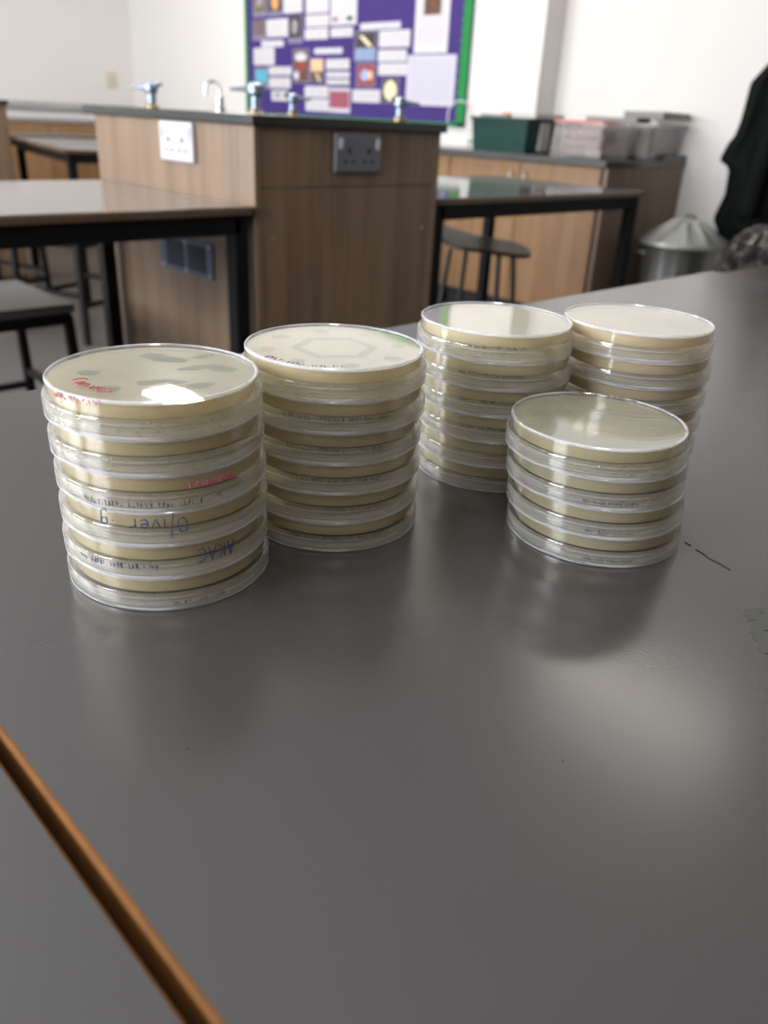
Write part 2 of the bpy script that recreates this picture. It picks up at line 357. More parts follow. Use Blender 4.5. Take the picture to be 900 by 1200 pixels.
# ---------------------------------------------------------------- tables
def lip_strip(mb, p0, p1, nx, ny, z0, z1, w):
    """rounded wooden lipping along an edge; n points outwards"""
    prof = []
    R = min(.006, w)
    pr = [(0, z0), (w - .001, z0), (w, z0 + .001)] + [(w - R + R * math.cos(t), z1 - R + R * math.sin(t)) for t in (0, PI / 8, PI / 4, 3 * PI / 8, PI / 2)] + [(0, z1)]
    n = len(pr); vs = []
    for (px, py) in (p0, p1):
        for a, z in pr: vs.append((px + nx * a, py + ny * a, z))
    fs = [tuple(range(n)), tuple(range(n, 2 * n))[::-1]] + [(i, (i + 1) % n, n + (i + 1) % n, n + i) for i in range(n)]
    mb.add(vs, fs)
def make_table(name, x0, x1, y0, y1, z, topm, edgem, label, cat='table', group=None, thick=.018, loc=None, rz=0, lw=.008, legs=True, lipm=None):
    cx, cy = (x0 + x1) / 2, (y0 + y1) / 2; hx, hy = (x1 - x0) / 2, (y1 - y0) / 2
    t = empty(name, loc or (cx, cy, 0), rz); tag(t, label, cat, group)
    MB().box(-hx + lw, hx - lw, -hy + lw, hy - lw, z - thick + .001, z).build('tabletop', topm, t, smooth=False)
    e = MB()
    for p0, p1, nx, ny in (((-hx + lw, -hy), (-hx + lw, hy), -1, 0), ((hx - lw, -hy), (hx - lw, hy), 1, 0), ((-hx, -hy + lw), (hx, -hy + lw), 0, -1), ((-hx, hy - lw), (hx, hy - lw), 0, 1)):
        lip_strip(e, p0, p1, nx, ny, z - thick, z - .0002, lw)
    e.build('edge_lipping', edgem, t, smooth=True)
    ins = .03; w = .038
    r = MB()
    zr = z - thick - .021
    for yy in (-hy + ins, hy - ins): r.bar((-hx + ins, yy, zr), (hx - ins, yy, zr), .042, w)
    for xx in (-hx + ins, hx - ins): r.bar((xx, -hy + ins, zr), (xx, hy - ins, zr), .042, w)
    r.build('frame_rail', M['black_metal'], t, smooth=False, bevel=.003)
    for xx in (-hx + ins, hx - ins):
        for yy in (-hy + ins, hy - ins):
            MB().bar((xx, yy, .02), (xx, yy, z - thick), w).build('leg', M['black_metal'], t, smooth=False, bevel=.003)
            if not legs: continue
    return t
BT = .73
bench = make_table('lab_bench', .0573, 1.275, -.10, .578, BT, M['bench'], M['lip'], 'grey laminate lab bench with wooden lipping carrying the five stacks of petri dishes', 'bench', thick=.022, lw=.002)
make_table('lab_bench', -1.16, .0530, -.10, .578, BT, M['bench'], M['lip'], 'grey lab bench butted against the wooden lipping in the lower left corner', 'bench', thick=.022, lw=.0012)
make_table('lab_bench', 1.279, 2.48, -.14, .563, BT - .0005, M['bench'], M['lip'], 'grey bench end just beyond the dish bench at right, below the black coats', 'bench', thick=.022, lw=.0045)
# marks on the dish bench
bcx, bcy = (.0573 + 1.275) / 2, (-.10 + .578) / 2
def bloc(x, y, z=BT): return (x - bcx, y - bcy, z)
mk = MB()
pts = [(.371, .151), (.3695, .147)], [(.368, .1435), (.3665, .139), (.364, .134), (.3635, .130), (.3615, .1225)]
for pl in pts: mk.tube([bloc(x, y, BT + .0001) for x, y in pl], .00035, 6)
mk.build('pen_mark', M['scratch'], bench)
st = MB()
for c, rs in (((.331, .098), (.004, .0022)), ((.327, .091), (.006, .0035)), ((.317, .086), (.005, .003)), ((.310, .083), (.003, .002))):
    poly = []
    for k in range(18):
        a = 2 * PI * k / 18; q = 1 + .25 * math.sin(3 * a + c[0] * 900)
        poly.append(((c[0] + rs[0] * 1.6 * q * math.cos(a)) - bcx, (c[1] + rs[1] * 1.3 * q * math.sin(a)) - bcy))
    st.prism(poly, BT, BT + .00012 + .00004 * c[0] * 10 + .00003 * (len(st.f) // 20))
st.build('dried_stain', M['stain'], bench)
random.seed(5)
for (x, y) in ((.118, .205), (.100, .185), (.075, .215), (.19, .10), (.245, .06), (.29, .20), (.15, .02), (.33, .03)):
    r = random.uniform(.0003, .0006)
    MB().prism([bloc(x + r * math.cos(a) * random.uniform(.6, 1.2), y + r * math.sin(a))[:2] for a in [k2 * PI / 4 for k2 in range(8)]], BT, BT + .0001).build('dirt_speck', M['scratch'], bench)

make_table('classroom_table', .02, 1.118, 1.575, 2.29, .73, M['table_grey'], M['edge_brown'], 'brown-edged table on black steel frame at left, pushed against the power pod', group=None)
make_table('classroom_table', 1.74, 2.845, 1.60, 2.31, .73, M['table_grey'], M['edge_brown'], 'brown-edged table on black frame behind the power pod, in front of the cupboards')
make_table('classroom_table', 0, .75, 0, 1.22, .73, M['table_grey'], M['edge_brown'], 'pale-topped table on black legs in the far left, nearer of the two', loc=(2.19, 4.38, 0), rz=math.radians(-11))
make_table('classroom_table', 0, 1.15, 0, .7, .73, M['table_grey'], M['edge_brown'], 'pale-topped table in the far left, farther one before the cupboards', loc=(2.45, 5.75, 0))

# ---------------------------------------------------------------- power pods
def frame_slots(t, nm, mb, m, **k): return mb.build(nm, m, t, **k)
def make_socket(parent, face, a, z, body, w=.148, h=.088, out=.0):
    """double wall socket; face 'x-' or 'y-' of the pod; a = coordinate along that face"""
    d = .012
    def P(mb, a0, a1, z0, z1, d0, d1, mi=0):
        if face == 'x-': mb.box(out - d1, out - d0, a0, a1, z0, z1, mi)
        else: mb.box(a0, a1, out - d1, out - d0, z0, z1, mi)
    sk = MB(); P(sk, a - w / 2, a + w / 2, z - h / 2, z + h / 2, 0, d); s = sk.build('double_socket', body, parent, smooth=False, bevel=.004)
    for sgn in (-1, 1):
        c = a + sgn * w * .21
        hl = MB()
        P(hl, c - .004, c + .004, z - .002, z + .010, d, d + .0012)
        for q in (-.013, .013): P(hl, c + q - .005, c + q + .005, z - .022, z - .0165, d, d + .0012)
        hl.build('pin_hole', M['dark_hole'], s, smooth=False)
        rk = MB(); P(rk, a + sgn * w * .40 - .006, a + sgn * w * .40 + .006, z + .008, z + .032, d, d + .004)
        rk.build('rocker_switch', M['white_plastic'], s, smooth=False, bevel=.0015)
def gas_tap(parent, x, y, z, ang, big=1.0):
    """turret gas tap: brass flange, body, hose nozzle and lever"""
    R = Matrix.Rotation(ang, 3, 'Z')
    def q(p): v = R @ Vector(p); return (x + v.x * big, y + v.y * big, z + v.z * big)
    MB().lathe([(.024 * big, z), (.024 * big, z + .006), (.014 * big, z + .012)], 24, cx=x, cy=y).build('tap_flange', M['brass'], parent)
    b = MB().lathe([(.015 * big, z + .010), (.015 * big, z + .045 * big), (.023 * big, z + .054 * big), (.023 * big, z + .076 * big), (.012 * big, z + .082 * big)], 24, cx=x, cy=y)
    b.tube([q((.01, 0, .063)), q((.035, 0, .064)), q((.036, 0, .064)), q((.075, 0, .062))], .010 * big, 12, r1=.0045 * big)
    o = b.build('gas_tap', M['gas'], parent)
    MB().tube([q((-.012, 0, .066)), q((-.030, .004, .075))], .009 * big, 10).tube([q((-.028, -.022, .078)), q((-.028, .026, .072))], .006 * big, 10).build('tap_lever', M['gas'], o)
def make_pod(x0, x1, y0, y1, label, detail=True):
    t = empty('power_pod', (x0, y0, 0)); tag(t, label, 'service island')
    w, d = x1 - x0, y1 - y0
    MB().box(.006, w - .006, .006, d - .006, 0, .06).build('plinth', M['plinth'], t, smooth=False)
    MB().box(.0, .018, .0, d, .05, .893).build('side_panel', M['pod_wood'], t, smooth=False, bevel=.001)
    MB().box(w - .018, w, .0, d, .05, .893).build('side_panel', M['pod_wood'], t, smooth=False, bevel=.001)
    MB().box(.0185, w - .0185, .002, .018, .767, .893).build('upper_panel', M['pod_wood'], t, smooth=False, bevel=.001)
    MB().box(.0185, w - .0185, .002, .018, .05, .765).build('access_panel', M['pod_wood'], t, smooth=False, bevel=.001)
    MB().box(.0185, w - .0185, d - .018, d, .05, .893).build('back_panel', M['pod_wood'], t, smooth=False, bevel=.001)
    MB().box(-.012, w + .012, -.012, d + .045, .893, .9155).build('worktop_cap', M['dark_top'], t, smooth=False, bevel=.003)
    return t
pod = make_pod(1.125, 1.722, 1.585, 2.33, 'wood-effect service island with dark cap, double sockets and vent, in the middle')
make_socket(pod, 'x-', 1.892 - 1.585, .846, M['white_plastic'])
make_socket(pod, 'y-', 1.426 - 1.125, .842, M['socket_shaded'], out=.002)
vt = MB().box(-.004, 0, .178, .426, .538, .623).build('vent_grille', M['vent_metal'], pod, smooth=False, bevel=.001)
vs_ = MB()
for a0, a1 in ((.208, .292), (.312, .396)):
    for k in range(6): vs_.box(-.0052, -.003, a0, a1, .551 + k * .0105, .5585 + k * .0105)
vs_.build('vent_slot', M['dark_hole'], vt, smooth=False)
sc = MB()
for a in (.19, .302, .414):
    for z in (.545, .616):
        sc.box(-.0065, -.004, a - .0035, a + .0035, z - .0035, z + .0035)
sc.build('screw', M['alu'], vt, smooth=False, bevel=.001)
for a in (.05, .545):
    MB().lathe([(.004, .0), (.004, .002)], 12).build('panel_screw', M['alu'], pod, loc=(a, .001, .66)).rotation_euler = (PI / 2, 0, 0)
ztop = .9155
gas_tap(pod, 1.27 - 1.125, 2.27 - 1.585, ztop, math.radians(120), .8)
gas_tap(pod, 1.50 - 1.125, 2.10 - 1.585, ztop, math.radians(135), .95)
gas_tap(pod, 1.60 - 1.125, 2.06 - 1.585, ztop, math.radians(-40), .7)
gas_tap(pod, 1.64 - 1.125, 1.66 - 1.585, ztop, math.radians(-45), .68)
def swan(parent, x, y, z, ang, h=.17, reach=.09):
    R = Matrix.Rotation(ang, 3, 'Z'); pts = []
    for p in [(0, 0, 0), (0, 0, h * .5), (0, 0, h * .72)]: pts.append(p)
    for k in range(1, 10):
        a = PI * k / 9 * .95; pts.append((reach / 2 * (1 - math.cos(a)), 0, h * .72 + reach / 2 * math.sin(a)))
    pts.append((reach, 0, h * .5))
    b = MB().tube([Vector((x, y, z)) + R @ Vector(p) for p in pts], .0045, 10)
    b.lathe([(.016, z), (.016, z + .008), (.011, z + .014), (.011, z + .04)], 20, cx=x, cy=y)
    return b.build('swan_neck_tap', M['chrome'], parent)
swan(pod, 1.46 - 1.125, 2.22 - 1.585, ztop, math.radians(135), .08, .04)
make_pod(1.12, 1.775, 4.65, 5.37, 'wood-effect service island cut off by the left edge of the view')

# ---------------------------------------------------------------- cupboards along the board wall and the far wall
def cupboard(name_loc, rot, width, label, group):
    """local: x = width, y = depth (front at 0), doors face -y"""
    t = empty('base_cupboard', name_loc, rot); tag(t, label, 'cupboard', group)
    MB().box(.0, width, .02, .54, .10, .768).build('carcass', M['end_wood'], t, smooth=False)
    MB().box(.01, width - .01, .05, .53, 0, .10).build('plinth', M['plinth'], t, smooth=False)
    for k in range(2):
        a0 = k * width / 2 + .002; a1 = (k + 1) * width / 2 - .002
        d = MB().box(a0, a1, 0, .019, .11, .765).build('door', M['door_wood'], t, smooth=False, bevel=.001)
        hx = a1 - .04 if k == 0 else a0 + .04
        MB().tube([(hx, 0, .62), (hx, -.022, .625), (hx, -.022, .715), (hx, 0, .72)], .005, 8).build('door_handle', M['alu'], d)
    return t
words = ['nearest the metal dustbin', 'second from the dustbin', 'third from the dustbin', 'fourth from the dustbin', 'farthest from the dustbin']
yb = 2.16
for k in range(5):
    w = .92
    # front faces -x : local -y -> world -x ; local x -> world -y
    cupboard((3.435, yb + w * (k + 1), 0), -PI / 2, w - .004, 'light wood double cupboard under the board, ' + words[k], 'cupboards under the display board')
struct_top = MB().box(3.415, 3.975, 2.135, 6.8, .769, .80).box(3.975, 4.145, 2.135, 2.975, .769, .80)
tag(struct_top.build('worktop', M['grey_top'], None, smooth=False, bevel=.003), 'long dark grey worktop on the light wood cupboards at right', 'worktop')
tag(MB().box(3.95, 4.145, 2.136, 2.15, .8002, .83).build('worktop_upstand', M['grey_top'], None, smooth=False, bevel=.002), 'short dark upstand on the right end of the worktop against the wall', 'upstand')
tag(MB().box(3.445, 4.145, 2.138, 2.157, 0, .768).build('end_panel', M['end_wood'], None, smooth=False, bevel=.001), 'brown wood-effect panel closing the cupboard run beside the dustbin', 'end panel')
fw_words = ['farthest left', 'directly behind the pale tables at far left', 'right of the pale tables']
for k in range(3):
    cupboard((.62 + .92 * k, 6.84, 0), 0, .916, 'light wood cupboard on the far wall, ' + fw_words[k], 'cupboards on the far left wall')
tag(MB().box(.6, 3.41, 6.83, 7.37, .769, .80).build('worktop', M['alu'], None, smooth=False, bevel=.003), 'pale grey worktop along the far left wall under the trunking', 'worktop')
sw = empty('light_switch', (3.755, Y1, 1.115)); tag(sw, 'small cream switch plate on the white wall in the far corner', 'switch')
MB().box(-.043, .043, -.012, 0, -.06, .06).build('switch_plate', paint('cream_plate', (.62, .56, .46), .5), sw, smooth=False, bevel=.003)
MB().box(-.012, .012, -.018, -.012, -.02, .02).build('rocker', M['white_plastic'], sw, smooth=False, bevel=.002)

# swan neck sink tap by the display board
tp = empty('sink_tap', (3.90, 3.37, .80)); tag(tp, 'white swan neck sink tap on the worktop below the right end of the display board', 'tap')
o = swan(tp, 0, 0, 0, math.radians(125), .235, .13); o.data.materials[0] = M['white_plastic']
o.name = 'spout'
MB().tube([(-.01, -.05, .02), (-.01, -.05, .05)], .012, 12).tube([(0, -.05, .03), (0, 0, .03)], .006, 8).build('tap_handle', paint('green_tap_handle', (.0, .35, .12), .4), tp)

# ---------------------------------------------------------------- display board with pinned papers
XB = 3.98
bd = empty('display_board', (XB, 4.57, .9)); tag(bd, 'purple display board with a green scalloped border on the white wall', 'display board')
by0, by1, bz0, bz1 = 3.475 - 4.57, 5.665 - 4.57, 0.0, 1.2
MB().box(-.018, 0, by0, by1, bz0, bz1).build('backing', M['purple'], bd, smooth=False)
def scallop(n, L_, w, amp):
    pts = [(0, 0)]
    for k in range(n):
        for j in range(6):
            a = PI * j / 6; pts.append((L_ * (k + j / 6) / n, w + amp * math.sin(a)))
    pts += [(L_, w), (L_, 0)]
    return pts
for side in range(4):
    L_ = (by1 - by0) if side < 2 else (bz1 - bz0)
    pts = scallop(int(L_ / .05), L_, .052 if side != 3 else .022, .016)
    vs = []
    for xx in (-.021, -.0175):
        for a, b in pts:
            if side == 0: vs.append((xx, by0 + a, bz1 - b))
            elif side == 1: vs.append((xx, by0 + a, bz0 + b * .3))
            elif side == 2: vs.append((xx, by0 + b, bz0 + a))
            else: vs.append((xx, by1 - b, bz0 + a))
    n = len(pts)
    MB().add(vs, [tuple(range(n)), tuple(range(n, 2 * n))[::-1]] + [(i, (i + 1) % n, n + (i + 1) % n, n + i) for i in range(n)]).build('scalloped_border', M['green_border'], bd, smooth=False)
XP = XB - .0185
def paper(y0, y1, z0, z1, m, label, cat, pics=(), name='paper_note', tilt=0):
    cy, cz = (y0 + y1) / 2, (z0 + z1) / 2; hy, hz = abs(y0 - y1) / 2, (z1 - z0) / 2
    dx = paper.n % 3 * .0006; paper.n += 1
    t = MB().box(-.0012, 0, -hy, hy, -hz, hz).build(name, m, None, smooth=False)
    t.location = (XP - dx, cy, cz); t.rotation_euler.x = tilt
    tag(t, label, cat, 'papers pinned to the display board')
    for pi_, (a0, a1, b0, b1, pm, shape) in enumerate(pics):
        e_ = pi_ * .0008   # fractions: left->right, bottom->top as seen
        ya, yb_ = hy - a0 * 2 * hy, hy - a1 * 2 * hy; za, zb = -hz + b0 * 2 * hz, -hz + b1 * 2 * hz
        pb = MB()
        if shape == 'oval':
            c, e = (ya + yb_) / 2, (za + zb) / 2; n = 28
            vs = [(-.0026 - e_ if s else -.001, c + abs(ya - yb_) / 2 * math.cos(2 * PI * k / n), e + (zb - za) / 2 * math.sin(2 * PI * k / n)) for s in (0, 1) for k in range(n)]
            pb.add(vs, [tuple(range(n)), tuple(range(n, 2 * n))[::-1]] + [(i, (i + 1) % n, n + (i + 1) % n, n + i) for i in range(n)])
        elif shape == 'slash':
            vs = [(xx, y_, z_) for xx in (-.001, -.0026 - e_) for y_, z_ in ((ya, zb), (ya + (yb_ - ya) * .3, zb), (yb_, za), (yb_ + (ya - yb_) * .35, za))]
            pb.add(vs, [(0, 1, 2, 3), (7, 6, 5, 4), (0, 4, 5, 1), (1, 5, 6, 2), (2, 6, 7, 3), (3, 7, 4, 0)])
        else: pb.box(-.002 - e_, -.001, min(ya, yb_), max(ya, yb_), za, zb)
        pb.build('picture', M[pm], t, smooth=False)
    return t
paper.n = 0
T, TS, BL, PM, LI = M['text'], M['text_small'], M['blank'], M['photo_mat'], M['list']
R_ = 'rect'
plist = [
 (5.558, 5.391, 1.53, 1.703, PM, 'olive photo card in the top left corner of the board', 'photo', [(.1, .9, .2, .95, 'pic_olive', R_), (.25, .7, .35, .8, 'pic_pale', 'oval')]),
 (5.375, 5.206, 1.528, 1.693, PM, 'dark photo card with an orange oval, top row of the board', 'photo', [(.06, .9, .18, .95, 'pic_dark', R_), (.25, .72, .22, .85, 'pic_orange', 'oval')]),
 (5.196, 4.99, 1.54, 1.653, T, 'printed note right of the orange oval photo, top row', 'note', []),
 (4.953, 4.715, 1.529, 1.667, T, 'printed note, topmost of the column left of the big white sheet', 'note', []),
 (4.952, 4.712, 1.451, 1.519, T, 'printed note, middle of the column left of the big white sheet', 'note', []),
 (4.961, 4.719, 1.378, 1.442, T, 'printed note, lowest of the column left of the big white sheet', 'note', []),
 (4.698, 4.441, 1.452, 1.703, BL, 'big white sheet with two tiny pictures at its bottom', 'sheet', [(.1, .28, .09, .18, 'pic_red', R_), (.64, .84, .09, .19, 'pic_dark', R_)]),
 (4.693, 4.474, 1.386, 1.439, TS, 'printed strip directly under the big white sheet', 'note', []),
 (5.568, 5.40, 1.385, 1.512, PM, 'grey-brown photo card on the left edge, second row', 'photo', [(.06, .92, .25, .97, 'pic_greybrown', R_)]),
 (5.396, 5.149, 1.403, 1.511, T, 'wide printed note between two dark photos, second row', 'note', []),
 (5.15, 4.985, 1.36, 1.527, PM, 'dark photo card with a pale smudge, second row', 'photo', [(.06, .9, .2, .98, 'pic_dark', R_), (.28, .66, .3, .85, 'pic_pale', 'oval')]),
 (5.46, 5.199, 1.342, 1.384, BL, 'white caption strip above the square note at left', 'caption strip', []),
 (5.558, 5.309, 1.231, 1.338, T, 'square printed note above the teal photo', 'note', []),
 (5.553, 5.384, 1.072, 1.215, PM, 'teal photo card in the lower left of the board', 'photo', [(.08, .95, .1, .92, 'pic_grey', R_), (.12, .92, .35, .88, 'pic_teal', R_)]),
 (5.373, 5.112, 1.166, 1.219, TS, 'upper of two printed strips beside the teal photo', 'note', []),
 (5.374, 5.123, 1.085, 1.15, TS, 'lower of two printed strips beside the teal photo', 'note', []),
 (5.345, 5.153, 1.003, 1.069, T, 'small printed note behind the gas taps, bottom left', 'note', [(.2, .55, .3, .8, 'pic_pale', R_)]),
 (5.093, 4.913, 1.119, 1.326, PM, 'tall photo card of red and white shapes, left of centre', 'photo', [(.07, .93, .05, .95, 'pic_brown', R_), (.15, .85, .62, .9, 'pic_white', 'oval'), (.3, .8, .32, .66, 'pic_red', 'oval'), (.1, .4, .1, .35, 'pic_white', 'oval')]),
 (4.904, 4.758, 1.12, 1.268, PM, 'photo card peach above brown, left of centre', 'photo', [(.08, .92, .05, .5, 'pic_brown', R_), (.08, .92, .48, .95, 'pic_peach', R_), (.4, .8, .08, .4, 'pic_cream', 'slash')]),
 (4.859, 4.57, 1.292, 1.326, BL, 'white caption strip above the peach photo', 'caption strip', []),
 (4.732, 4.499, 1.202, 1.261, TS, 'printed note, topmost of three beside the peach photo', 'note', []),
 (4.73, 4.496, 1.152, 1.187, TS, 'printed note, middle of three beside the peach photo', 'note', []),
 (4.729, 4.495, 1.112, 1.142, TS, 'printed note, lowest of three beside the peach photo', 'note', []),
 (4.959, 4.71, 1.032, 1.1, TS, 'printed note above another, left of the speckled red photo', 'note', []),
 (4.949, 4.708, .948, 1.022, TS, 'lowest printed note, left of the speckled red photo', 'note', []),
 (4.7, 4.482, .945, 1.092, BL, 'speckled dark red photo on white card, bottom of board', 'photo', [(.04, .96, .18, .88, 'pic_magenta', R_)]),
 (4.402, 4.04, 1.418, 1.455, BL, 'white caption strip above the comet-like photo', 'caption strip', []),
 (4.454, 4.245, 1.244, 1.413, PM, 'photo card with beige streak on black over blue-grey', 'photo', [(.06, .94, .45, .95, 'pic_dark', R_), (.06, .94, .06, .44, 'pic_bluegrey', R_), (.2, .85, .5, .85, 'pic_cream', 'slash')]),
 (4.224, 3.955, 1.32, 1.41, T, 'printed note, topmost of three right of the streak photo', 'note', []),
 (4.226, 3.976, 1.242, 1.306, T, 'printed note, middle of three right of the streak photo', 'note', []),
 (4.221, 3.97, 1.168, 1.233, T, 'printed note, lowest of three right of the streak photo', 'note', []),
 (4.429, 4.243, 1.1, 1.234, PM, 'red photo card with a blue centre', 'photo', [(.07, .93, .06, .94, 'pic_red', R_), (.25, .62, .25, .75, 'pic_blue', 'oval'), (.6, .85, .3, .7, 'pic_peach', 'oval')]),
 (4.457, 4.196, 1.012, 1.085, TS, 'printed strip beneath the red and blue photo', 'note', []),
 (4.182, 4.028, 1.011, 1.154, PM, 'dark photo card with a big cream disc', 'photo', [(.07, .93, .05, .96, 'pic_dark', R_), (.15, .88, .1, .9, 'pic_cream', 'oval')]),
 (3.918, 3.645, 1.283, 1.715, T, 'tall white page with a brown picture at its top, right side', 'sheet', [(.25, .75, .45, .72, 'pic_brown', R_)]),
 (3.965, 3.565, 1.005, 1.275, LI, 'large pale lilac sheet with a faint table, lower right', 'sheet', []),
]
for q in plist: paper(*q[:7], pics=q[7], name={'photo': 'photo_card', 'sheet': 'paper_sheet', 'note': 'paper_note', 'caption strip': 'caption_strip'}[q[6]])

# ---------------------------------------------------------------- storage on the worktop
zc = .80
def crate(loc, sx, sy, h, m, label, solid=False, taper=.012, name='storage_crate'):
    t = empty(name, loc); tag(t, label, 'crate')
    w = .004
    def ring(inset, z): return [(inset, inset, z), (sx - inset, inset, z), (sx - inset, sy - inset, z), (inset, sy - inset, z)]
    vs = ring(taper, 0) + ring(0, h) + ring(w, h) + ring(taper + w, w)
    fs = [(3, 2, 1, 0)] + [(a, (a + 1) % 4, 4 + (a + 1) % 4, 4 + a) for a in range(4)] + [(4 + a, 4 + (a + 1) % 4, 8 + (a + 1) % 4, 8 + a) for a in range(4)] + [(8 + a, 8 + (a + 1) % 4, 12 + (a + 1) % 4, 12 + a) for a in range(4)] + [(12, 13, 14, 15)]
    MB().add(vs, fs).build('body', m, t, smooth=False, bevel=.002)
    r = MB()
    for a in range(4):
        p = ring(-.004, h - .006); r.bar(p[a], p[(a + 1) % 4], .014, .012)
    r.build('rim', m, t, smooth=False, bevel=.002)
    return t
g = crate((3.43, 2.605, zc), .235, .35, .155, M['green_plastic'], 'dark green plastic crate with a white label, on the worktop')
MB().box(.11, .185, -.0035, .012, .012, .145).build('paper_label', M['white_paper'], g, smooth=False)
c1 = crate((3.50, 2.225, zc), .29, .265, .145, M['crate'], 'clear plastic crate of pink and white booklets, next to the green crate')
c2 = crate((3.84, 2.16, zc), .29, .36, .16, M['crate'], 'clear plastic crate of grey booklets at the right end of the worktop')
random.seed(3)
def stack(x0, x1, y0, y1, z, n, th, mats, label, group, name='booklet', cat='booklet', jit=.006):
    for k in range(n):
        t = th * random.uniform(.8, 1.2)
        hx, hy = (x1 - x0) / 2, (y1 - y0) / 2
        o = MB().box(-hx, hx, -hy, hy, 0, t * .94).build(name, M[mats[k % len(mats)]], None, smooth=False)
        o.location = ((x0 + x1) / 2 + random.uniform(-jit, jit), (y0 + y1) / 2 + random.uniform(-jit, jit), z); o.rotation_euler.z = random.uniform(-.03, .03)
        tag(o, label % ORD[k] if '%s' in label else label, cat, group); z += t
    return z
ORD = ['bottom', 'second', 'third', 'fourth', 'fifth', 'sixth', 'seventh', 'eighth', 'ninth', 'tenth']
stack(3.53, 3.76, 2.25, 2.465, zc + .0045, 8, .018, ['white_paper', 'pink_paper'], '%s booklet up in the clear crate beside the green crate', 'pink and white booklets')
stack(3.87, 4.10, 2.20, 2.48, zc + .0045, 8, .017, ['grey_paper', 'white_paper'], '%s booklet up in the clear crate at the worktop end', 'grey booklets')
stack(3.468, 3.63, 2.66, 2.90, zc + .0045, 6, .022, ['white_paper', 'grey_paper'], '%s booklet up in the green crate', 'booklets in the green crate')
def sheetpile(x, y, z, sx, sy, h, m, label, rz=0, name='loose_folder', cat='folder', tilt=0):
    o = MB().box(-sx / 2, sx / 2, -sy / 2, sy / 2, 0, h).build(name, m, None, smooth=False, bevel=.001); o.location = (x, y, z); o.rotation_euler = (tilt, 0, rz); return tag(o, label, cat)
sheetpile(3.56, 2.84, .957, .22, .16, .012, M['folder'], 'grey folder on top of the green crate, left side', .1)
sheetpile(3.56, 2.76, .970, .14, .10, .010, M['red_paper'], 'small red booklet on top of the green crate', -.2, 'red_booklet', 'booklet')
sheetpile(3.58, 2.66, .957, .21, .16, .022, M['grey_paper'], 'pale grey booklet on top of the green crate, right side', -.1, 'grey_booklet', 'booklet', )
sheetpile(3.62, 2.40, .948, .2, .24, .010, M['red_paper'], 'red booklet lying across the clear crate beside the green one', .15, 'red_booklet', 'booklet')
sheetpile(3.92, 2.42, .962, .2, .26, .02, M['folder'], 'dark grey folder lying on the end crate, left side', .2)
sheetpile(3.99, 2.25, .983, .24, .22, .03, M['folder'], 'dark grey folder overhanging the end crate, right side', -.05)

# ---------------------------------------------------------------- dustbin, coats, bag
bx_, by_ = 3.82, 1.90
bn = empty('dustbin', (bx_, by_, 0)); tag(bn, 'galvanised metal dustbin with a ribbed conical lid, beside the cupboard end', 'dustbin')
b = MB()
n = 72; prof = [(.155, .0), (.157, .01), (.166, .10), (.172, .2), (.180, .32), (.188, .44), (.193, .45), (.185, .455)]
vs = []
for r, z in prof:
    for k in range(n):
        a = 2 * PI * k / n; rr = r * (1 + (.012 * math.cos(a * 18) if .02 < z < .40 else 0)); vs.append((rr * math.cos(a), rr * math.sin(a), z))
fs = [tuple(range(n))[::-1]] + [(i * n + k, i * n + (k + 1) % n, (i + 1) * n + (k + 1) % n, (i + 1) * n + k) for i in range(len(prof) - 1) for k in range(n)] + [tuple((len(prof) - 1) * n + k for k in range(n))]
b.add(vs, fs).build('bin_body', M['galv'], bn)
l = MB(); prof = [(.198, .447), (.205, .452), (.203, .464), (.185, .475), (.120, .515), (.06, .553), (.045, .562), (.0, .564)]; vs = []
for r, z in prof:
    for k in range(n):
        a = 2 * PI * k / n; lift = .011 * max(0, math.cos(a * 12)) ** 3 if .05 < r < .19 else 0
        vs.append((r * math.cos(a), r * math.sin(a), z + lift))
fs = [(i * n + k, i * n + (k + 1) % n, (i + 1) * n + (k + 1) % n, (i + 1) * n + k) for i in range(len(prof) - 1) for k in range(n)] + [tuple(range(n))[::-1]]
lid_ = l.add(vs, fs).build('bin_lid', M['galv_lid'], bn)
hp = []
for k in range(9): a = PI * k / 8; hp.append((.045 * math.cos(a), -.045 * math.cos(a) * .3, .558 + .025 * math.sin(a)))
MB().tube(hp, .006, 8).build('lid_handle', M['galv_lid'], lid_)
for a in (math.radians(135), math.radians(-45)):
    d = Vector((math.cos(a), math.sin(a), 0)); e = Vector((-d.y, d.x, 0)); pts = []
    for k in range(9): t_ = PI * k / 8; pts.append(d * (.186 + .028 * math.sin(t_)) + e * (.045 * math.cos(t_)) + Vector((0, 0, .41)))
    MB().tube(pts, .006, 8).build('side_handle', M['galv'], bn)

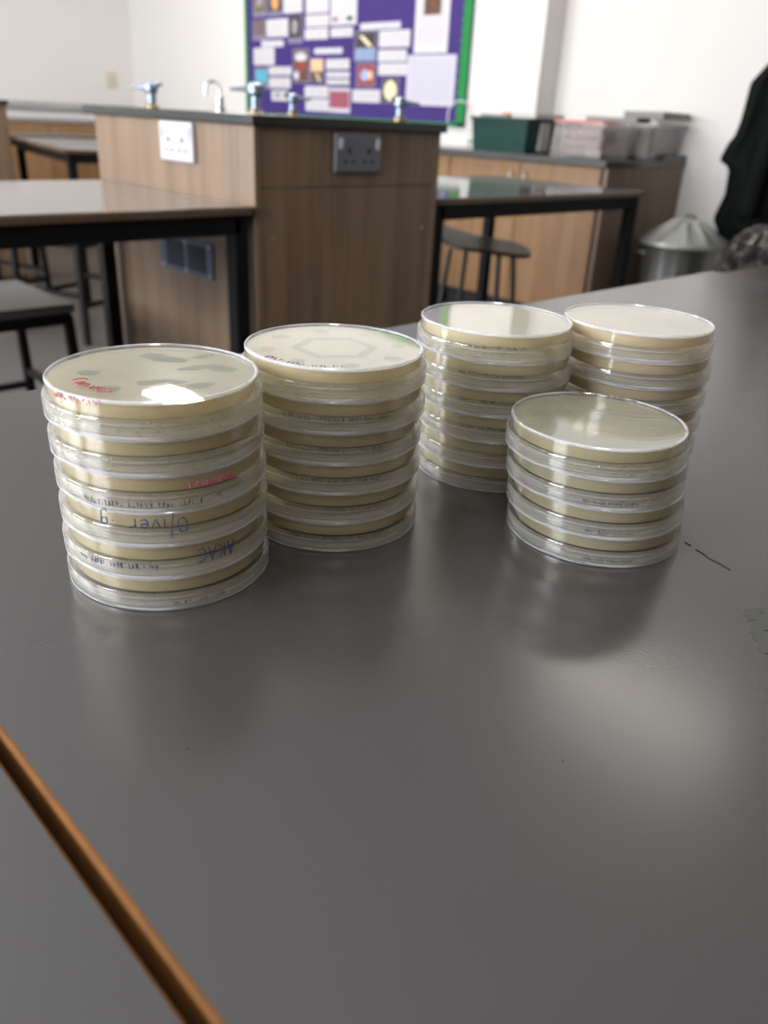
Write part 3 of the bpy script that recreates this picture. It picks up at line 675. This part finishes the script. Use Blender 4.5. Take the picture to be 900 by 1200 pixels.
def lerp_tab(tab, z):
    for (z0, a0), (z1, a1) in zip(tab, tab[1:]):
        if z0 >= z >= z1: return a0 + (a1 - a0) * (z0 - z) / (z0 - z1)
    return tab[-1][1]
def make_coat(label, leftt, rightt, xf, z0, z1, m, folds, seed, name='hanging_coat'):
    """hanging garment: closed loft; wall side at X1"""
    rnd = random.Random(seed); ph = [rnd.uniform(0, 6.28) for _ in range(5)]
    t = empty(name, (X1, (lerp_tab(leftt, z1) + lerp_tab(rightt, z1)) / 2, z0)); tag(t, label, 'coat', 'black coats hanging on the wall')
    ox, oy = X1, t.location.y; nz = 60; nf = 64; vs = []
    for i in range(nz + 1):
        z = z1 + (z0 - z1) * i / nz; yl = lerp_tab(leftt, z); yr = lerp_tab(rightt, z); dep = lerp_tab(xf, z)
        for k in range(nf):
            a = 2 * PI * k / nf; ca_, sa_ = math.cos(a), math.sin(a)
            y = (yl + yr) / 2 + (yl - yr) / 2 * (abs(ca_) ** .75) * (1 if ca_ > 0 else -1)
            fold = 1 + .16 * math.sin(folds * ca_ + ph[0] + 1.5 * math.sin(z * 5 + ph[1])) + .07 * math.sin(folds * 2.3 * ca_ + ph[2] + z * 6)
            d = dep * (.5 + .5 * (abs(sa_) ** .6) * (1 if sa_ > 0 else -1)) * (fold if sa_ > 0 else 1)
            vs.append((-max(d, .004), y - oy, z - z0))
    fs = [(i * nf + k, i * nf + (k + 1) % nf, (i + 1) * nf + (k + 1) % nf, (i + 1) * nf + k) for i in range(nz) for k in range(nf)] + [tuple(range(nf)), tuple(nz * nf + k for k in range(nf))[::-1]]
    body = MB().add(vs, fs).build('coat_body', m, t, ang=60)
    return t, ox, oy
lt = [(1.75, 1.55), (1.45, 1.65), (1.26, 1.775), (1.15, 1.865), (.995, 1.87), (.93, 1.88), (.893, 1.905), (.82, 1.925), (.79, 1.868), (.674, 1.862), (.56, 1.90), (.47, 1.85), (.40, 1.80)]
ct, ox, oy = make_coat('black coat hanging on the right wall, nearest to the dustbin', lt, [(1.7, 1.53), (1.2, 1.53), (.4, 1.53)], [(1.7, .05), (1.2, .12), (.8, .14), (.58, .10), (.4, .08)], .47, 1.70, M['coat'], 7, 2)
# sleeve of the same coat
sl = [(-.09, 1.68 - oy, 1.05), (-.13, 1.69 - oy, .9), (-.15, 1.70 - oy, .72), (-.15, 1.70 - oy, .60)]
MB().tube([Vector(p) - Vector((0, 0, .47)) for p in sl], .045, 20, r1=.038).build('sleeve', M['coat'], ct)
make_coat('charcoal coat at the right edge of the view, right of the black coat', [(1.7, 1.40), (1.2, 1.50), (.5, 1.51)], [(1.7, 1.05), (.5, .95)], [(1.7, .1), (1.2, .22), (.5, .26)], .5, 1.7, M['coat_dark'], 6, 9)
hk = MB().box(X1 - .02, X1, .6, 1.8, 1.72, 1.80)
hr = empty('coat_rail', (X1, 1.2, 1.79)); tag(hr, 'wooden coat rail above the black coats', 'coat rail')
MB().box(-.02, 0, -.6, .65, -.04, .04).build('rail_board', M['end_wood'], hr, smooth=False)
for yy in (-.45, -.15, .15, .4): MB().tube([(-.02, yy, 0), (-.07, yy, .0), (-.08, yy, .03)], .006, 8).build('hook', M['black_metal'], hr)

# black bin liner sack
bm = bmesh.new(); bmesh.ops.create_icosphere(bm, subdivisions=5, radius=1)
rnd = random.Random(4)
import mathutils
for v in bm.verts:
    p = v.co.copy(); nz_ = mathutils.noise.fractal(p * 2.3, 1.0, 2.2, 5)
    q = p * (1 + .20 * nz_)
    v.co = Vector((q.x * .22, q.y * .24, max(-.30, q.z * .33)))
    if v.co.z < -.24: v.co.z = -.30
me = bpy.data.meshes.new('sack'); bm.to_mesh(me); bm.free(); me.materials.append(M['bag']); me.shade_smooth()
sack = bpy.data.objects.new('bin_liner_sack', me); C.objects.link(sack); sack.location = (3.42, 1.29, .30)
tag(sack, 'shiny black bin liner sack standing on the floor under the coats', 'bin bag')

# ---------------------------------------------------------------- stools and chairs
def saddle_stool(loc, rz, label):
    t = empty('lab_stool', loc, rz); tag(t, label, 'stool')
    nr, na = 14, 48; vs = []; top = []
    for side in (0, 1):
        for i in range(nr + 1):
            r = i / nr
            for k in range(na):
                a = 2 * PI * k / na; x = .185 * r * math.cos(a); y = .17 * r * math.sin(a)
                x *= 1 + .05 * math.cos(2 * a)
                z = .50 + .045 * max(0, x / .185) ** 2.2 - .012 * (1 - r * r) - .02 * max(0, -x / .185) ** 2
                if side: z -= .02 * (1 - .3 * r)
                vs.append((x, y, z))
    o = (nr + 1) * na; fs = []
    for s in (0, 1):
        for i in range(nr):
            for k in range(na): fs.append((s * o + i * na + k, s * o + i * na + (k + 1) % na, s * o + (i + 1) * na + (k + 1) % na, s * o + (i + 1) * na + k))
    for k in range(na): fs.append((nr * na + k, nr * na + (k + 1) % na, o + nr * na + (k + 1) % na, o + nr * na + k))
    MB().add(vs, fs).build('seat', M['seat_black'], t, ang=50)
    for sx, sy in ((-1, -1), (1, -1), (1, 1), (-1, 1)):
        MB().tube([(.10 * sx, .09 * sy, .478), (.135 * sx, .13 * sy, .0)], .010, 10).build('leg', M['stool_leg'], t)
    rg = MB(); P = [(.127 * sx, .12 * sy, .13) for sx, sy in ((-1, -1), (1, -1), (1, 1), (-1, 1))]
    for a in range(4): rg.tube([P[a], P[(a + 1) % 4]], .008, 8)
    rg.build('footrest', M['stool_leg'], t)
    return t
saddle_stool((2.585, 2.115, 0), math.radians(110), 'dark moulded stool on thin grey legs, tucked under the table before the cupboards')
def frame_chair(loc, rz, label, seatm, sz=.46, w=.39, d=.37, back=False):
    t = empty('lab_stool', loc, rz); tag(t, label, 'stool')
    hw, hd = w / 2, d / 2
    n = 14; vs = []
    for j in range(n + 1):
        for i in range(n + 1):
            x = -hw + w * i / n; y = -hd + d * j / n; e = min(1 - abs(x) / hw, 1 - abs(y) / hd)
            vs.append((x, y, sz - .006 * min(1, e * 5) + .000))
    for j in range(n + 1):
        for i in range(n + 1): vs.append((-hw + w * i / n, -hd + d * j / n, sz - .022))
    o = (n + 1) ** 2; fs = []
    for j in range(n):
        for i in range(n):
            a = j * (n + 1) + i; fs.append((a, a + 1, a + n + 2, a + n + 1)); fs.append((o + a, o + a + n + 1, o + a + n + 2, o + a + 1))
    edge = [i for i in range(n + 1)] + [(j + 1) * (n + 1) - 1 for j in range(1, n + 1)] + [n * (n + 1) + i for i in range(n - 1, -1, -1)] + [j * (n + 1) for j in range(n - 1, 0, -1)]
    for a, b_ in zip(edge, edge[1:] + edge[:1]): fs.append((a, b_, o + b_, o + a))
    MB().add(vs, fs).build('seat', seatm, t, ang=60)
    fr = MB()
    P = [(-hw + .015, -hd + .015), (hw - .015, -hd + .015), (hw - .015, hd - .015), (-hw + .015, hd - .015)]
    for a in range(4): fr.bar((*P[a], sz - .037), (*P[(a + 1) % 4], sz - .037), .03, .025)
    fr.build('seat_frame', M['black_metal'], t, smooth=False, bevel=.003)
    for x, y in P: MB().bar((x, y, sz - .03), (x * 1.08, y * 1.08, 0), .024).build('leg', M['black_metal'], t, smooth=False, bevel=.003)
    sr = MB()
    for a in (0, 2): sr.bar((P[a][0] * 1.05, P[a][1] * 1.05, .16), (P[(a + 1) % 4][0] * 1.05, P[(a + 1) % 4][1] * 1.05, .16), .018)
    for a in (1, 3): sr.bar((P[a][0] * 1.05, P[a][1] * 1.05, .20), (P[(a + 1) % 4][0] * 1.05, P[(a + 1) % 4][1] * 1.05, .20), .018)
    sr.build('stretcher', M['black_metal'], t, smooth=False)
    return t
frame_chair((.68, 2.215, 0), 0, 'square grey-seated stool on a black frame under the brown-edged table at left', M['seat_grey'])
frame_chair((1.56, 3.52, 0), .4, 'square black-framed stool at the near end of the nearer pale table', M['seat_black'], .44)
frame_chair((1.35, 4.05, 0), .3, 'square black-framed stool left of the nearer pale table', M['seat_black'], .45)
frame_chair((2.35, 3.45, 0), -.25, 'square black-framed stool right of the nearer pale table', M['seat_black'], .44)

# ---------------------------------------------------------------- petri dishes
PITCH = .015; RL = .0446; RB = .0430
def dish_base_mb():
    th = .0009; zt = PITCH; zb = .0022; b = MB()
    # inverted base: disc on top, wall hanging down, small stacking bead at the edge
    prof = [(.0003, zt - .0006), (RB - .0016, zt - .0006), (RB - .0012, zt), (RB - .0004, zt), (RB, zt - .0005), (RB, zt - .0012), (RB - .0001, zb), (RB - th, zb), (RB - th, zt - .0016), (.0003, zt - .0016)]
    mis = [0, 1, 1, 1, 1, 2, 1, 2, 0, 0]
    b.lathe(prof, 96, closed=True, mis=mis); return b
def dish_lid_mb():
    th = .0009; h = .0084
    prof = [(.0003, .0), (RL - .0006, .0), (RL - .0001, .0003), (RL, .0018), (RL, h - .0007), (RL - .0004, h), (RL - th, h - .0004), (RL - th, .0012), (.0003, .0012)]
    mis = [0, 1, 1, 2, 2, 2, 2, 0, 0]
    b = MB(); b.lathe(prof, 96, closed=True, mis=mis); return b
def agar_mb():
    zt = PITCH - .0018; R = RB - .00105
    return MB().lathe([(.0003, zt), (R, zt), (R, zt - .0045), (R - .0006, zt - .0054), (R - .0018, zt - .0047), (R - .006, zt - .0045), (.0003, zt - .0045)], 96, closed=True)
proto_meshes = {}
GLY = {
 'O': [[(.3 + .28 * math.cos(a * PI / 8 + 1.8), .5 + .5 * math.sin(a * PI / 8 + 1.8)) for a in range(17)]],
 'l': [[(.35, 1.35), (.12, -.35)]], 'i': [[(.2, .62), (.2, 0)], [(.22, .9), (.2, .82)]],
 'v': [[(0, .6), (.25, 0), (.5, .6)]],
 'e': [[(.02, .32), (.45, .36), (.42, .55), (.22, .62), (.04, .45), (.03, .18), (.22, .0), (.48, .1)]],
 'r': [[(.1, .6), (.1, 0)], [(.1, .35), (.25, .58), (.5, .6)]],
 'g': [[(.5, .5), (.28, .6), (.05, .4), (.12, .12), (.4, .15), (.5, .5), (.46, -.3), (.2, -.5), (.02, -.35)]],
 '.': [[(.15, .25), (.2, .3)]], ' ': [],
 'J': [[(.1, 1), (.6, 1)], [(.4, 1), (.4, .1), (.2, -.05), (.02, .15)]],
 'A': [[(0, 0), (.3, 1.05), (.5, 0)], [(.05, .4), (.5, .42)]],
 'K': [[(.08, 1), (.08, 0)], [(.5, .95), (.1, .45), (.55, 0)]],
 'C': [[(.55, .9), (.3, 1), (.05, .7), (.02, .3), (.25, 0), (.55, .1)]],
 'n': [[(.05, .6), (.08, 0)], [(.08, .4), (.3, .6), (.45, .4), (.45, 0)]],
 'a': [[(.45, .5), (.2, .6), (.03, .3), (.15, .02), (.4, .2), (.45, .55), (.5, 0)]],
 's': [[(.42, .55), (.15, .6), (.1, .4), (.4, .22), (.35, .02), (.05, .02)]],
}
def text_polys(s, h, flip=True, gap=1.12):
    out = []; x = 0
    for ch in s:
        for pl in GLY.get(ch, []): out.append([(x + a * h, b * h) for a, b in pl])
        x += (.62 if ch not in 'il.' else .42) * h * gap
    W = x
    if flip: out = [[(W - a, h - b) for a, b in pl] for pl in out]
    return out, W
def scribble(rnd, h, n, flip=True):
    """illegible handwriting: groups of letter-like squiggles"""
    out = []; x = 0
    for w in range(n):
        for c in range(rnd.randint(3, 6)):
            pl = []; k = rnd.randint(2, 4)
            for j in range(k + 1): pl.append((x + h * (.1 + .4 * rnd.random()), h * (rnd.choice((0, .3, .6, .95)) + rnd.uniform(-.1, .1))))
            out.append(pl); x += h * .62
        x += h * .7
    return out, x
def on_wall(polys, W, ang0, R, z, mb, rad=.00022):
    for pl in polys:
        pts = []
        for (a, b), (a2, b2) in zip(pl, pl[1:]):
            for t in (0, .34, .67): pts.append((a + (a2 - a) * t, b + (b2 - b) * t))
        pts.append(pl[-1])
        mb.tube([(R * math.cos(ang0 + (a - W / 2) / R), R * math.sin(ang0 + (a - W / 2) / R), z + b) for a, b in pts], rad, 5)
def on_disc(polys, W, ang0, R, z, mb, rad=.0002):
    """writing laid along the rim on top of the dish"""
    for pl in polys:
        mb.tube([((R + b) * math.cos(ang0 + (a - W / 2) / R), (R + b) * math.sin(ang0 + (a - W / 2) / R), z) for a, b in pl], rad, 5)
def blob(mb, cx, cy, rx, ry, z, rnd, rot=0):
    n = 22; poly = []
    p1, p2 = rnd.uniform(0, 6), rnd.uniform(0, 6)
    for k in range(n):
        a = 2 * PI * k / n; q = 1 + .15 * math.sin(2 * a + p1) + .1 * math.sin(5 * a + p2)
        x, y = rx * q * math.cos(a), ry * q * math.sin(a)
        poly.append((cx + x * math.cos(rot) - y * math.sin(rot), cy + x * math.sin(rot) + y * math.cos(rot)))
    z += (len(mb.f) // 24) * .000009
    mb.prism(poly, z, z + .00006)

def proto(kind):
    t = empty('petri_dish', (0, 0, -5))
    dish_lid_mb().build('lid', [M['lid_plastic'], M['rim'], M['lid_plastic']], t, ang=30)
    dish_base_mb().build('dish_base', [M['base_plastic'], M['rim'], M['side_clear']], t, ang=30)
    agar_mb().build('agar', M[kind], t, ang=40)
    return t
protos = {}; base_parts = {}
cx_ = lambda X, Y: ((X + Y) / S2, (Y - X) / S2)
stacks = [
 ('the front left stack', (-.0980, .3246), 6, 'agar_a', [-.7, -.5, .2, .6, .6, .9], 'petri dishes of the front left stack'),
 ('the stack second from left', (-.0279, .3826), 6, 'agar_a', [0, .5, -.3, .2, 0, .2], 'petri dishes of the stack second from left'),
 ('the back middle stack', (.0608, .4618), 6, 'agar_b', [-2.4, -1.6, -.8, .2, 1.0, 1.6], 'petri dishes of the back middle stack'),
 ('the back right stack', (.1446, .4796), 6, 'agar_p', [-1.0, .8, .5, .2, 0, 0], 'petri dishes of the back right stack'),
 ('the short front stack', (.1067, .3820), 4, 'agar_c', [-2.8, -1.0, 1.0, 2.8], 'petri dishes of the short stack'),
]
TOPW = {6: ['top dish', 'second dish from the top', 'third dish from the top', 'third dish from the bottom', 'second dish from the bottom', 'bottom dish'], 4: ['top dish', 'second dish from the top', 'second dish from the bottom', 'bottom dish']}
rnd = random.Random(11)
for si, (place, (X, Y), n, kind, offs, grp) in enumerate(stacks):
    for lv in range(n):
        if kind not in protos: protos[kind] = d = proto(kind); base_parts[kind] = list(d.children)
        else:
            d = protos[kind].copy(); C.objects.link(d)
            for ch in base_parts[kind]:
                c_ = ch.copy(); C.objects.link(c_); c_.parent = d
        dx = offs[lv] * .001
        x, y = cx_(X + dx + rnd.uniform(-.0003, .0003), Y + rnd.uniform(-.0006, .0006))
        d.location = (x, y, BT + (n - 1 - lv) * PITCH + .0001)
        lookc = {'agar_a': 'straw-coloured', 'agar_b': 'cream', 'agar_p': 'peach-tinted', 'agar_c': 'olive-tinted'}[kind]
        extra = ''
        face = math.atan2(-y, -x)
        marks = []
        if si == 0:
            if lv == 0:
                mb = MB(); pl, W = text_polys('Canves', .0062, flip=False); on_disc([[(a, -b) for a, b in q] for q in pl], W, face - .85, RB - .009, PITCH + .0001, mb); marks.append((mb, 'ink_red', 'red'))
                mb = MB(); pl, W = scribble(rnd, .0022, 3); on_wall(pl, W, face - .75, RB + .0001, PITCH - .0026, mb, .00016); marks.append((mb, 'ink_pink', 'pink'))
                extra = ', red writing'
            if lv == 2:
                mb = MB(); pl, W = scribble(rnd, .0022, 3); on_wall(pl, W, face + .45, RL + .0001, .0095, mb, .0003); marks.append((mb, 'ink_pink', 'pink')); extra = ', pink marks'
            if lv == 2:
                mb = MB(); pl, W = scribble(rnd, .0026, 6); on_wall(pl, W, face - .1, RL + .0001, .0022, mb, .00013); marks.append((mb, 'ink_black', 'black'))
            if lv == 3:
                mb = MB(); pl, W = text_polys('Oliver .g', .0064, flip=True); on_wall(pl, W, face - .24, RL + .0002, .0066, mb, .00024); marks.append((mb, 'ink_blue', 'blue')); extra = ', blue name on side'
            if lv == 4:
                mb = MB(); pl, W = text_polys('AKAC', .0064, flip=True); on_wall(pl, W, face + .42, RL + .0002, .0060, mb, .00024)
                pl, W = scribble(rnd, .0025, 5); on_wall(pl, W, face - .5, RL + .0001, .0050, mb, .00014)
                marks.append((mb, 'ink_blue', 'blue')); extra = ', blue scrawl'
            if lv == 5:
                mb = MB(); pl, W = scribble(rnd, .0018, 4); on_wall(pl, W, face + .25, RL + .0001, .0030, mb, .00012); marks.append((mb, 'ink_black', 'black'))
        elif si == 1:
            mb = MB()
            if lv == 0:
                pl, W = scribble(rnd, .0030, 4); on_disc([[(a, -b) for a, b in q] for q in pl], W, face - .35, RB - .0018, PITCH + .0001, mb, .00018)
            else:
                pl, W = scribble(rnd, .0020, 7); on_wall(pl, W, face + .05, RL + .0001, .0066, mb, .00013)
            marks.append((mb, 'ink_black', 'black'))
        elif si == 2 and lv < 4:
            mb = MB(); pl, W = scribble(rnd, .0018, 6); on_wall(pl, W, face, RL + .0001, .0075, mb, .00013); marks.append((mb, 'ink_black', 'black'))
        elif si == 4:
            mb = MB()
            if lv == 0:
                pl, W = scribble(rnd, .0026, 4); on_disc([[(-a + W, b) for a, b in q] for q in pl], W, face + PI - .1, RB - .004, PITCH + .0001, mb, .0002)
            else:
                pl, W = scribble(rnd, .0018, 4); on_wall(pl, W, face + .25, RL + .0001, .0030, mb, .00013)
            marks.append((mb, 'ink_black', 'black'))
        for mb, mk_, cn in marks:
            o = mb.build('marker_writing', M[mk_], d); o['label'] = cn + ' marker writing'
        if (si, lv) in ((0, 0), (0, 1), (1, 0), (2, 0), (4, 0), (4, 1)):
            dm = MB(); span = 1.1
            for k in range(110 if si == 4 else 70):
                a = face + rnd.uniform(-span, span); zz_ = rnd.uniform(.0022, .0078); rr_ = rnd.uniform(.00018, .0006) * (1.25 if si == 4 else 1)
                if rnd.random() < .15: rr_ *= 1.6
                c0 = Vector(((RL + .00005) * math.cos(a), (RL + .00005) * math.sin(a), zz_)); er = Vector((math.cos(a), math.sin(a), 0)); et = Vector((-er.y, er.x, 0)); ez = Vector((0, 0, 1))
                asp = rnd.uniform(.8, 1.9); vs = []; nn = 8
                for q_, h_ in ((1, 0), (.75, .55), (.35, .85)):
                    for m_ in range(nn): t_ = 2 * PI * m_ / nn; vs.append(c0 + et * (rr_ * asp * q_ * math.cos(t_)) + ez * (rr_ * q_ * math.sin(t_)) + er * (rr_ * .5 * h_))
                vs.append(c0 + er * rr_ * .5)
                fs = [tuple(range(nn))] + [(i_ * nn + m_, i_ * nn + (m_ + 1) % nn, (i_ + 1) * nn + (m_ + 1) % nn, (i_ + 1) * nn + m_) for i_ in range(2) for m_ in range(nn)] + [(2 * nn + m_, 2 * nn + (m_ + 1) % nn, 3 * nn) for m_ in range(nn)]
                dm.add(vs, fs)
            q = dm.build('condensation', M['drop'], d, ang=80); q['kind'] = 'stuff'; q['label'] = 'water droplets on the lid wall'
        if lv == 0:
            # culture patches spread under the upturned base
            zz = PITCH - .00178
            cam_dir = Vector((-x, -y)).normalized(); rgt = Vector((-cam_dir.y, cam_dir.x)) * 1.0
            rr = Vector((1 / S2, -1 / S2)); ff = Vector((1 / S2, 1 / S2))   # right / away as seen
            def at(a, b_): v = rr * a + ff * b_; return v.x, v.y
            if si == 0:
                gm = MB(); gy = MB()
                for a, b_, rx, ry, w in ((.0, .022, .010, .004, 0), (.016, .012, .008, .0035, .6), (.026, .012, .006, .005, 0), (-.008, .026, .006, .004, 0), (.006, -.012, .010, .004, .4)):
                    blob(gm if w == 0 else gy, *at(a, b_), rx, ry, zz, rnd, -PI / 4 + w)
                for a, b_, rx, ry in ((-.012, -.024, .005, .004), (.021, -.014, .007, .004), (-.026, -.004, .004, .004), (.014, .030, .005, .003)): blob(gm, *at(a, b_), rx, ry, zz, rnd)
                q = gm.build('bacterial_culture', M['colony_green'], d, smooth=False); q['label'] = 'grey-green culture patches'
                q = gy.build('bacterial_culture', M['colony_grey'], d, smooth=False); q['label'] = 'grey culture streaks'
            if si == 1:
                hx = MB(); ring = []
                for k in range(7):
                    a = PI / 3 * k + .2; ring.append((*at(.019 * math.cos(a), .019 * math.sin(a)), zz + .0001))
                vs = []; fs = []
                for k in range(6):
                    a0, a1 = PI / 3 * k + .2, PI / 3 * (k + 1) + .2; r0, r1 = .0165, .0215
                    c = [at(r * math.cos(a), r * math.sin(a)) for r, a in ((r0, a0), (r1, a0), (r1, a1), (r0, a1))]
                    hx.prism(c, zz, zz + .00008)
                q = hx.build('bacterial_culture', M['colony_grey'], d, smooth=False); q['label'] = 'grey hexagon outline'
                cols = ['colony_grey', 'colony_pink', 'colony_green', 'colony_grey', 'colony_pink', 'colony_green', 'colony_grey', 'colony_green']
                for k in range(8):
                    a = PI / 4 * k + .3; bm_ = MB(); blob(bm_, *at(.032 * math.cos(a), .032 * math.sin(a)), .0042, .004, zz, rnd)
                    q = bm_.build('bacterial_culture', M[cols[k]], d, smooth=False); q['label'] = cols[k].split('_')[1] + ' culture spot'
        tag(d, '%s of %s, %s agar%s' % (TOPW[n][lv], place, lookc, extra), 'petri dish', grp)

# ---------------------------------------------------------------- render look
sc_ = bpy.context.scene
sc_.view_settings.view_transform = 'Standard'; sc_.view_settings.look = 'None'; sc_.view_settings.gamma = 1
sc_.view_settings.use_curve_mapping = False; sc_.view_settings.exposure = 0.25
cy = sc_.cycles
cy.max_bounces = 10; cy.diffuse_bounces = 5; cy.glossy_bounces = 5; cy.transmission_bounces = 8; cy.transparent_max_bounces = 56; cy.use_adaptive_sampling = True; cy.adaptive_threshold = .015
cy.use_denoising = True; cy.sample_clamp_indirect = 6; cy.caustics_reflective = False; cy.caustics_refractive = False
